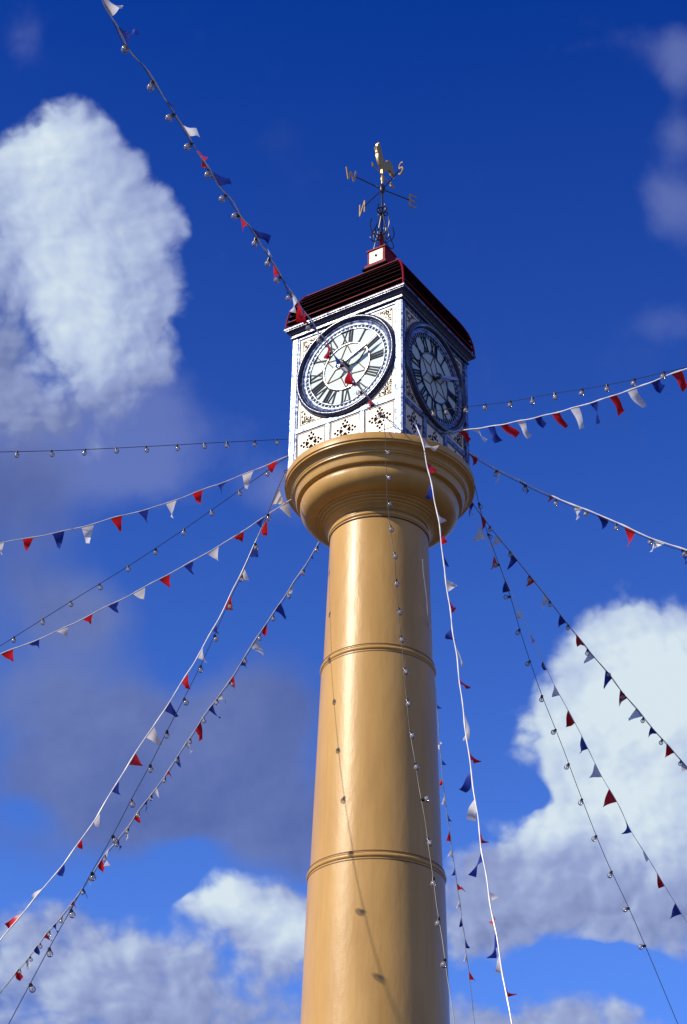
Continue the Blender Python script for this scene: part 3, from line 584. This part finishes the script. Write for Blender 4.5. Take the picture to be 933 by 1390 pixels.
def light_string(key, label, rad_c=0.0048, off=(0, 0), wob=0.0, br=0.036):
    s = S[key]; P = path3d(key, off, wob, 5)
    tower_end = P[-1] if key in ('s1', 's2', 's4', 's7', 's8') else P[0]
    root = empty('festoon_light_string', tower_end, label, 'light string', 'festoon lights strung from the clock tower')
    bm = bmesh.new(); tube(bm, P, rad_c, 6); obj('cable', bm, M_CABLE, root)
    A, n = PL[key]; rn = random.Random(hash(key) % 1 + len(key) * 7 + int(key[1:]))
    for (x, y) in s['bulbs']:
        B = on_plane(x, y, A, n) + Vector((rn.uniform(-1, 1), rn.uniform(-1, 1), 0)) * 0.012
        d, c, t = nearest(P, B)
        v = B - c
        if v.length < 0.055:
            w = Vector((0, 0, -1)) * 0.05 + v + Vector((rn.uniform(-.02, .02), rn.uniform(-.02, .02), 0))
            v = w.normalized() * 0.064; B = c + v
        dirn = v.normalized()
        top = B - dirn * br * 0.85
        u = dirn.orthogonal().normalized(); ax = (u, dirn.cross(u), dirn)
        bm = bmesh.new()
        lathe(bm, [(0.012, -br * 1.05), (0.014, -br * .95)] + [(br * math.sin(t2), -br * math.cos(t2)) for t2 in [rad(22 + 158 * i / 9) for i in range(9)]] + [(0, br)], 14, B, ax)
        bulb = obj('bulb', bm, M_GLASS, root)
        bm = bmesh.new(); lathe(bm, [(0, -br * 1.0), (0.007, -br * .98), (0.006, -0.002), (0.009, 0.004), (0.0, 0.010)], 8, B, ax); obj('lamp_stem', bm, M_FIL, bulb)
        bm = bmesh.new(); L = max((top - c).length, 0.018)
        lathe(bm, [(0, -br * .85 - L - 0.008), (0.016, -br * .85 - L - 0.006), (0.020, -br * .85 - L * .5), (0.023, -br * .74), (0.0, -br * .78)], 10, B, ax)
        obj('lamp_socket', bm, M_SOCKET, bulb)
    return root

def pennant(key, rec, root, rn, rope):
    A, n = PL[key]; x1, y1, x2, y2, tx, ty, c = rec
    p1 = on_plane(x1, y1, A, n); p2 = on_plane(x2, y2, A, n)
    # sit exactly on the rope
    q1 = nearest(rope, p1)[1]; q2 = nearest(rope, p2)[1]
    if (q1 - p1).length < 0.12: p1 = q1
    if (q2 - p2).length < 0.12: p2 = q2
    dm = (depth(p1) + depth(p2)) / 2
    tip = on_ray(tx, ty, dm + rn.uniform(-.04, .06))
    mid = (p1 + p2) / 2
    # real flags are about 0.28 m long: what the picture foreshortens runs in depth
    ln = (tip - mid).length
    want = 0.25
    if ln < want and ln > 0.02:
        e = math.sqrt(want ** 2 - ln ** 2) * rn.choice((.55, .8))
        tip = on_ray(tx, ty, dm + e * (1 if key not in ('s9', 's10', 's11') else 1))
    nm = (p2 - p1).cross(tip - mid)
    nm = nm.normalized() if nm.length > 1e-6 else CFW.copy()
    rows = 9; cols = 6; amp = rn.uniform(0.012, 0.035); ph = rn.uniform(0, 6.28); tw = rn.choice((-1, 1)) * rn.uniform(0.05, 0.13)
    bm = bmesh.new(); G = []
    for i in range(rows + 1):
        v = i / rows; wv = max(1 - v, 0.07); row = []
        base = mid.lerp(tip, v)
        for j in range(cols + 1):
            u = j / cols - 0.5
            p = base + (p2 - p1) * u * wv
            o = amp * math.sin(v * 4.2 + ph + u * 1.2) * v ** .8 + tw * u * v
            p += nm * o + (p2 - p1).normalized() * 0.012 * math.sin(v * 4 + ph) * v
            row.append(bm.verts.new(p))
        G.append(row)
    for i in range(rows):
        for j in range(cols): bm.faces.new((G[i][j], G[i][j + 1], G[i + 1][j + 1], G[i + 1][j]))
    # a hem wrapped over the rope
    obj('pennant', bm, FLAG[c], root, angle=80, recalc=False)

def bunting(key, label, rr=0.009, wob=0.004, off=(0, 0), m=None):
    P = path3d(key, off, wob, 3)
    tower_end = P[-1] if key in ('s1', 's3', 's5', 's6', 's8') else P[0]
    root = empty('bunting_string', tower_end, label, 'bunting', 'strings of red, white and blue bunting tied to the clock tower')
    bm = bmesh.new(); rv_ = random.Random(int(key[1:]) + 3); fa, fb = rv_.uniform(3, 5), rv_.uniform(7, 11); LL = 0; rds = []
    for i in range(len(P)):
        LL += (P[i] - P[i - 1]).length if i else 0
        rds.append(rr * (0.72 + 0.42 * abs(math.sin(LL * fa)) * abs(math.cos(LL * fb + 1))) )   # flat twisted tape: width comes and goes
    tube(bm, P, rr, 6, radii=rds); obj('rope', bm, m or M_ROPE, root)
    rn = random.Random(int(key[1:]) * 31)
    for rec in S[key]['pen']: pennant(key, rec, root, rn, P)
    return root

# pairs that share one run keep a separate light string and bunting
bunting('s1', 'bunting running up left from the front corner of the clock case across the sunlit dial', wob=0.008, off=(1.0, -0.6), rr=0.008)
light_string('s1', 'clear bulbs on a cable crossing the sunlit dial toward the upper left corner', wob=0.006, rad_c=0.0045)
light_string('s2', 'nearly level black cable of clear bulbs running left from behind the clock case')
bunting('s3', 'uppermost bunting on the left side, from the foot of the left corner post', rr=0.008)
light_string('s4', 'black cable of clear bulbs sloping down to the left between two strings of bunting')
bunting('s5', 'bunting sloping gently to the left edge from behind the left side of the capital', rr=0.009)
bunting('s6', 'bunting on thick white rope falling steeply lower left from the left rim of the capital', rr=0.010)
light_string('s7', 'slack cable of clear bulbs falling lower left just right of a thick white bunting rope', rad_c=0.0045)
bunting('s8', 'bunting falling lower left from behind the column top, its far flags tiny', rr=0.009, off=(-.5, -.5))
light_string('s8', 'closely spaced bulbs twined with the bunting that leaves behind the column top', rad_c=0.0045, wob=0.006, off=(.6, .4))
light_string('s9', 'cable of clear bulbs crossing the shaded dial and running level to the right edge')
bunting('s10', 'bunting rising to the right edge from the foot of the shaded dial, flags blown rightwards', rr=0.0085)
bunting('s11', 'bunting sloping gently down to the right edge from the right rim of the capital', rr=0.011, off=(0, -.5))
light_string('s11', 'sparse bulbs twined with the bunting that slopes gently down to the right edge', off=(0, 2.2), rad_c=0.0045)
bunting('s12', 'bunting falling diagonally across the white cloud to the right edge', rr=0.006, off=(0, -1))
light_string('s12', 'bulbs twined with the bunting that falls diagonally across the white cloud to the right edge', off=(0, .4), rad_c=0.0045)
light_string('s13', 'black cable of widely spaced bulbs falling steeply to the lower right, alone on its cable')
bunting('s14', 'bunting on a thin pale cord falling steeply to the lower right below the capital', rr=0.005, wob=0.002)
bunting('s15', 'bunting on thick white rope hanging steeply down just right of the column', rr=0.0105, wob=0.005)
bunting('s16', 'small-flagged bunting emerging from behind the right edge of the column and hanging down', rr=0.007)
light_string('s17', 'cable of clear bulbs hanging down in front of the ochre column', rad_c=0.0045, wob=0.003)

# eye bolts on the rim and case that the visible strings are tied to
for k in ('s1', 's3', 's4', 's6', 's9', 's10', 's15', 's17'):
    p = on_plane(*[c_ for c_ in (S[k]['path'][-1] if k in ('s1', 's3', 's4', 's6') else S[k]['path'][0])], *PL[k])
    out = Vector((p.x, p.y, 0)).normalized(); sdn = out.cross(Vector((0, 0, 1)))
    bm = bmesh.new(); tube(bm, [p + (out * math.cos(q_) + Vector((0, 0, math.sin(q_)))) * 0.022 for q_ in [2 * PI * i / 12 for i in range(13)]], 0.006, 6)
    tube(bm, [p - out * 0.022, p - out * 0.10], 0.006, 6); obj('eye_bolt', bm, M_BLACK, T)

# ------------------------------------------------------------------ sun and sky
SUN_AZ = 62.0; SUN_EL = 33.0
a, e = rad(SUN_AZ), rad(SUN_EL)
sdir = Vector((-math.sin(a) * math.cos(e), -math.cos(a) * math.cos(e), math.sin(e)))
sd = bpy.data.lights.new('sun', 'SUN'); sd.energy = 4.8; sd.angle = rad(0.5); sd.color = (1.0, 0.90, 0.76)
sun = bpy.data.objects.new('sun', sd); COL.objects.link(sun); sun.rotation_euler = sdir.to_track_quat('Z', 'Y').to_euler()

w = bpy.data.worlds.new('World'); scene.world = w; w.use_nodes = True
nt = w.node_tree; nt.nodes.clear(); L = nt.links.new
def nd(t, **kw):
    q = nt.nodes.new(t)
    for k_, v_ in kw.items(): setattr(q, k_, v_)
    return q
def val(x):
    return x
def mth(op, a, b=None, c=None, clamp=False):
    q = nd('ShaderNodeMath', operation=op); q.use_clamp = clamp
    for i, x in enumerate((a, b, c)):
        if x is None: continue
        if isinstance(x, (int, float)): q.inputs[i].default_value = x
        else: L(x, q.inputs[i])
    return q.outputs[0]
def vdot(a, v):
    q = nd('ShaderNodeVectorMath', operation='DOT_PRODUCT'); L(a, q.inputs[0]); q.inputs[1].default_value = tuple(v); return q.outputs['Value']
def sstep(x, lo, hi):
    q = nd('ShaderNodeMapRange', interpolation_type='SMOOTHSTEP'); q.inputs['From Min'].default_value = lo; q.inputs['From Max'].default_value = hi
    L(x, q.inputs['Value']); return q.outputs['Result']
def mixc(f, a, b):
    q = nd('ShaderNodeMix', data_type='RGBA')
    if isinstance(f, (int, float)): q.inputs['Factor'].default_value = f
    else: L(f, q.inputs['Factor'])
    for s_, x in (('A', a), ('B', b)):
        i = [z for z in q.inputs if z.name == s_ and z.type == 'RGBA'][0]
        if isinstance(x, tuple): i.default_value = (*x, 1)
        else: L(x, i)
    return [z for z in q.outputs if z.type == 'RGBA'][0]

TLOW = (0.60, 0.97, 1.97); THIGH = (0.045, 0.345, 1.38)
tc = nd('ShaderNodeTexCoord'); D = tc.outputs['Generated']
sky = nd('ShaderNodeTexSky', sky_type='NISHITA'); sky.sun_disc = False
sky.sun_elevation = rad(SUN_EL); sky.sun_rotation = math.atan2(sdir.x, sdir.y); sky.air_density = 1.0; sky.dust_density = 0.2; sky.ozone_density = 2.5
# deep polarised blue of slide film
mul = nd('ShaderNodeMix', data_type='RGBA', blend_type='MULTIPLY'); mul.inputs['Factor'].default_value = 1.0
ii = [z for z in mul.inputs if z.type == 'RGBA']; L(sky.outputs[0], ii[0]); skyc = [z for z in mul.outputs if z.type == 'RGBA'][0]
sz = nd('ShaderNodeSeparateXYZ'); L(D, sz.inputs[0])
zr = nd('ShaderNodeMapRange'); zr.inputs['From Min'].default_value = 0.31; zr.inputs['From Max'].default_value = 0.74; L(sz.outputs['Z'], zr.inputs['Value'])
tint = mixc(zr.outputs['Result'], TLOW, THIGH); L(tint, ii[1])

# cloud field laid out in directions of the sky (gnomonic map about one fixed direction)
fz = vdot(D, CFW); fzc = mth('MAXIMUM', fz, 0.15)
u = mth('DIVIDE', vdot(D, CR), fzc); v = mth('DIVIDE', vdot(D, CU), fzc)
U = mth('MULTIPLY_ADD', u, CF / 1000, CX / 1000); V = mth('MULTIPLY_ADD', v, -CF / 1000, CY / 1000)
comb = nd('ShaderNodeCombineXYZ'); L(U, comb.inputs[0]); L(V, comb.inputs[1]); UV = comb.outputs[0]
def fbm(vec, scale, detail=8, rough=0.55, dist=0.0, w4=0.0):
    n_ = nd('ShaderNodeTexNoise'); n_.inputs['Scale'].default_value = scale; n_.inputs['Detail'].default_value = detail; n_.inputs['Roughness'].default_value = rough; n_.inputs['Distortion'].default_value = dist
    q = nd('ShaderNodeVectorMath', operation='ADD'); L(vec, q.inputs[0]); q.inputs[1].default_value = (w4, w4 * .7, w4 * 1.3); L(q.outputs[0], n_.inputs['Vector'])
    return n_
wn = fbm(UV, 5.0, 4, 0.5, 0, 3.1)
wsub = nd('ShaderNodeVectorMath', operation='SUBTRACT'); L(wn.outputs['Color'], wsub.inputs[0]); wsub.inputs[1].default_value = (0.5, 0.5, 0.5)
wsc = nd('ShaderNodeVectorMath', operation='SCALE'); L(wsub.outputs[0], wsc.inputs[0]); wsc.inputs['Scale'].default_value = 0.075
wadd = nd('ShaderNodeVectorMath', operation='ADD'); L(UV, wadd.inputs[0]); L(wsc.outputs[0], wadd.inputs[1]); UW = wadd.outputs[0]
def blob(cx, cy, rx, ry, wt, rot=0, src=None):
    """smooth bump at photo position (cx, cy), radii rx, ry"""
    mp = nd('ShaderNodeMapping', vector_type='TEXTURE'); L(src or UW, mp.inputs['Vector'])
    mp.inputs['Location'].default_value = (cx / 1000, cy / 1000, 0); mp.inputs['Rotation'].default_value = (0, 0, rad(rot)); mp.inputs['Scale'].default_value = (rx / 1000, ry / 1000, 1)
    ln = nd('ShaderNodeVectorMath', operation='LENGTH'); L(mp.outputs[0], ln.inputs[0])
    q = nd('ShaderNodeMapRange', interpolation_type='SMOOTHSTEP'); q.inputs['From Min'].default_value = 1.0; q.inputs['From Max'].default_value = 0.0; q.inputs['To Max'].default_value = wt
    L(ln.outputs['Value'], q.inputs['Value']); return q.outputs['Result']
def total(lst, src=None):
    acc = None
    for b in lst:
        o_ = blob(*b, src=src) if len(b) > 5 else blob(*b, 0, src)
        acc = o_ if acc is None else mth('ADD', acc, o_)
    return acc
# ragged edges: several octaves, plus a lighting relief from the same noise sampled toward the sun
def puffs(vec, scale, w4):
    q_ = nd('ShaderNodeVectorMath', operation='ADD'); L(vec, q_.inputs[0]); q_.inputs[1].default_value = (w4, w4 * .6, 0)
    v_ = nd('ShaderNodeTexVoronoi', voronoi_dimensions='2D', feature='F1'); v_.inputs['Scale'].default_value = scale
    v_.inputs['Detail'].default_value = 2.0; v_.inputs['Roughness'].default_value = 0.5; v_.inputs['Lacunarity'].default_value = 2.2; v_.normalize = True
    L(q_.outputs[0], v_.inputs['Vector']); return v_.outputs['Distance']
f1 = fbm(UW, 6.0, 6, 0.52, 0.0, 1.7).outputs['Fac']
f2 = fbm(UW, 34.0, 4, 0.6, 0.0, 5.2).outputs['Fac']
p1 = puffs(UW, 15.0, 0.37)
offn = nd('ShaderNodeVectorMath', operation='ADD'); L(UW, offn.inputs[0]); offn.inputs[1].default_value = (-0.012, -0.008, 0)
p1b = puffs(offn.outputs[0], 15.0, 0.37)
relief = mth('SUBTRACT', p1b, p1)
nz = mth('ADD', mth('MULTIPLY', mth('SUBTRACT', f1, 0.5), 2.0), mth('ADD', mth('MULTIPLY', mth('SUBTRACT', 0.34, p1), 1.5), mth('MULTIPLY', mth('SUBTRACT', f2, 0.5), 0.55)))

cum = total([(70, 290, 160, 200, 1.3), (140, 360, 135, 180, 1.1), (95, 215, 110, 100, 0.7), (170, 475, 130, 130, 0.85), (50, 545, 190, 130, 0.72), (215, 410, 75, 70, 0.55), (170, 235, 50, 45, .5), (228, 300, 50, 50, .45), (222, 510, 50, 50, .5), (212, 262, 30, 30, .35), (0, 440, 90, 120, 0.6),
             (880, 910, 170, 155, 1.4), (940, 1010, 240, 230, 1.4), (770, 985, 120, 100, 1.2), (740, 1170, 150, 120, 1.2), (870, 1160, 240, 180, 1.4), (665, 1240, 120, 110, 1.0), (820, 1090, 120, 90, .7),
             (330, 1235, 130, 75, 1.0), (400, 1275, 120, 100, 1.0), (90, 1280, 200, 90, 0.8), (200, 1330, 220, 80, 0.8), (230, 1400, 500, 90, .8), (700, 1400, 300, 90, .9),
             (700, 1068, 80, 26, -1.0, 12), (800, 1300, 130, 36, -1.5), (200, 1190, 110, 60, -0.7)])
dA = mth('ADD', cum, mth('MULTIPLY', mth('MULTIPLY', nz, sstep(cum, 0.02, 0.22)), mth('ADD', 0.52, mth('MULTIPLY', cum, 0.45))))
aC = sstep(dA, 0.20, 0.80)
veil = total([(20, 640, 230, 120, 0.55), (30, 760, 190, 130, 0.55), (60, 920, 260, 190, 0.95), (250, 1030, 280, 140, 1.1), (350, 960, 130, 130, 0.75), (110, 1100, 230, 120, 0.85), (130, 815, 120, 80, 0.5), (400, 1130, 160, 130, 0.8), (280, 1120, 200, 90, .5),
              (300, 800, 150, 60, -.2), (40, 1110, 80, 45, -.5), (255, 1150, 90, 45, -.45), (0, 1330, 600, 130, .6)])
vn = fbm(UW, 4.5, 9, 0.55, 0.0, 9.3).outputs['Fac']
aV = mth('MULTIPLY', sstep(mth('ADD', veil, mth('MULTIPLY', mth('SUBTRACT', vn, 0.5), 1.3)), 0.12, 0.85), 0.82)
wisp = total([(60, 600, 250, 130, 1.0), (160, 560, 150, 100, 0.5), (925, 85, 60, 75, 0.8), (925, 180, 60, 60, 0.6), (915, 280, 75, 75, 0.8), (900, 445, 90, 40, 0.45), (30, 50, 70, 80, 0.35), (385, 670, 90, 70, 0.75), (205, 640, 200, 70, 0.55), (300, 590, 140, 60, 0.35), (225, 540, 90, 90, .5), (860, 60, 120, 60, .2)])
aW = mth('MULTIPLY', sstep(mth('ADD', wisp, mth('MULTIPLY', nz, 0.28)), 0.10, 0.95), 0.50)

brt = total([(75, 290, 150, 190, 0.55), (85, 430, 130, 140, 0.45), (60, 190, 110, 80, 0.35), (60, 300, 60, 60, 0.15), (120, 480, 120, 90, .2), (15, 460, 70, 110, -0.45), (30, 590, 260, 100, -0.35), (20, 320, 50, 80, -.15),
             (870, 900, 190, 160, 0.85), (900, 1010, 260, 190, 0.65), (740, 980, 110, 90, 0.6), (820, 1090, 200, 90, 0.60), (700, 1120, 110, 60, 0.5), (900, 1150, 120, 70, .3), (780, 1200, 130, 80, -0.08), (870, 1190, 160, 70, .15), (910, 1240, 150, 100, -0.25), (660, 1260, 120, 90, -.1),
             (300, 1215, 110, 65, 0.85), (400, 1265, 90, 70, 0.8), (60, 1310, 200, 90, 0.2), (180, 1280, 100, 50, .2)])
bb = mth('ADD', mth('ADD', mth('MULTIPLY', brt, 0.74), 0.32), mth('ADD', mth('MULTIPLY', relief, 0.65), mth('MULTIPLY', mth('SUBTRACT', mth('MULTIPLY_ADD', f2, 0.16, mth('MULTIPLY', f1, 0.84)), 0.5), 0.9)))
rp = nd('ShaderNodeValToRGB'); L(bb, rp.inputs['Fac']); e_ = rp.color_ramp.elements
def c10(c): return (c[0] * 1.0, c[1] * 1.0, c[2] * 1.0, 1)
e_[0].position = 0.05; e_[0].color = c10((0.17, 0.22, 0.44))
e_[1].position = 0.95; e_[1].color = c10((0.68, 0.79, 0.86))
q = e_.new(0.38); q.color = c10((0.31, 0.38, 0.64)); q = e_.new(0.66); q.color = c10((0.50, 0.60, 0.79))
def scalec(c, k):
    q_ = nd('ShaderNodeVectorMath', operation='SCALE'); L(c, q_.inputs[0]); q_.inputs['Scale'].default_value = k; return q_.outputs[0]
STR = 0.10
cumc = scalec(rp.outputs['Color'], 1 / STR)
rv = nd('ShaderNodeValToRGB'); L(mth('ADD', vn, mth('MULTIPLY', relief, .2)), rv.inputs['Fac']); rv.color_ramp.elements[0].position = 0.35; rv.color_ramp.elements[0].color = (0.16, 0.21, 0.44, 1); rv.color_ramp.elements[1].position = 0.65; rv.color_ramp.elements[1].color = (0.105, 0.142, 0.355, 1)
veilc = scalec(rv.outputs['Color'], 1 / STR)
front = sstep(fz, 0.80, 0.90)
c1 = mixc(mth('MULTIPLY', aW, front), skyc, (0.22 / STR, 0.27 / STR, 0.55 / STR))
c2 = mixc(mth('MULTIPLY', aV, front), c1, veilc)
c3 = mixc(mth('MULTIPLY', aC, front), c2, cumc)
# broken cumulus over the unseen rest of the sky, tinted warm as added fill
gn = nd('ShaderNodeTexNoise'); gn.inputs['Scale'].default_value = 2.6; gn.inputs['Detail'].default_value = 8; L(D, gn.inputs['Vector'])
gen = mth('MULTIPLY', sstep(gn.outputs['Fac'], 0.47, 0.60), mth('SUBTRACT', 1.0, sstep(fz, 0.74, 0.88)))
c4 = mixc(mth('MULTIPLY', gen, 0.85), c3, (0.34 / STR, 0.29 / STR, 0.25 / STR))
bg = nd('ShaderNodeBackground'); bg.inputs['Strength'].default_value = STR; L(c4, bg.inputs['Color'])
wo = nd('ShaderNodeOutputWorld'); L(bg.outputs[0], wo.inputs['Surface'])
w.cycles.sampling_method = 'MANUAL'; w.cycles.sample_map_resolution = 1024

# ------------------------------------------------------------------ picture settings
scene.render.engine = 'CYCLES'
scene.view_settings.view_transform = 'Standard'; scene.view_settings.look = 'None'
scene.view_settings.exposure = 0; scene.view_settings.gamma = 1; scene.view_settings.use_curve_mapping = False
scene.render.resolution_x = 687; scene.render.resolution_y = 1024
scene.cycles.max_bounces = 8; scene.cycles.transparent_max_bounces = 12
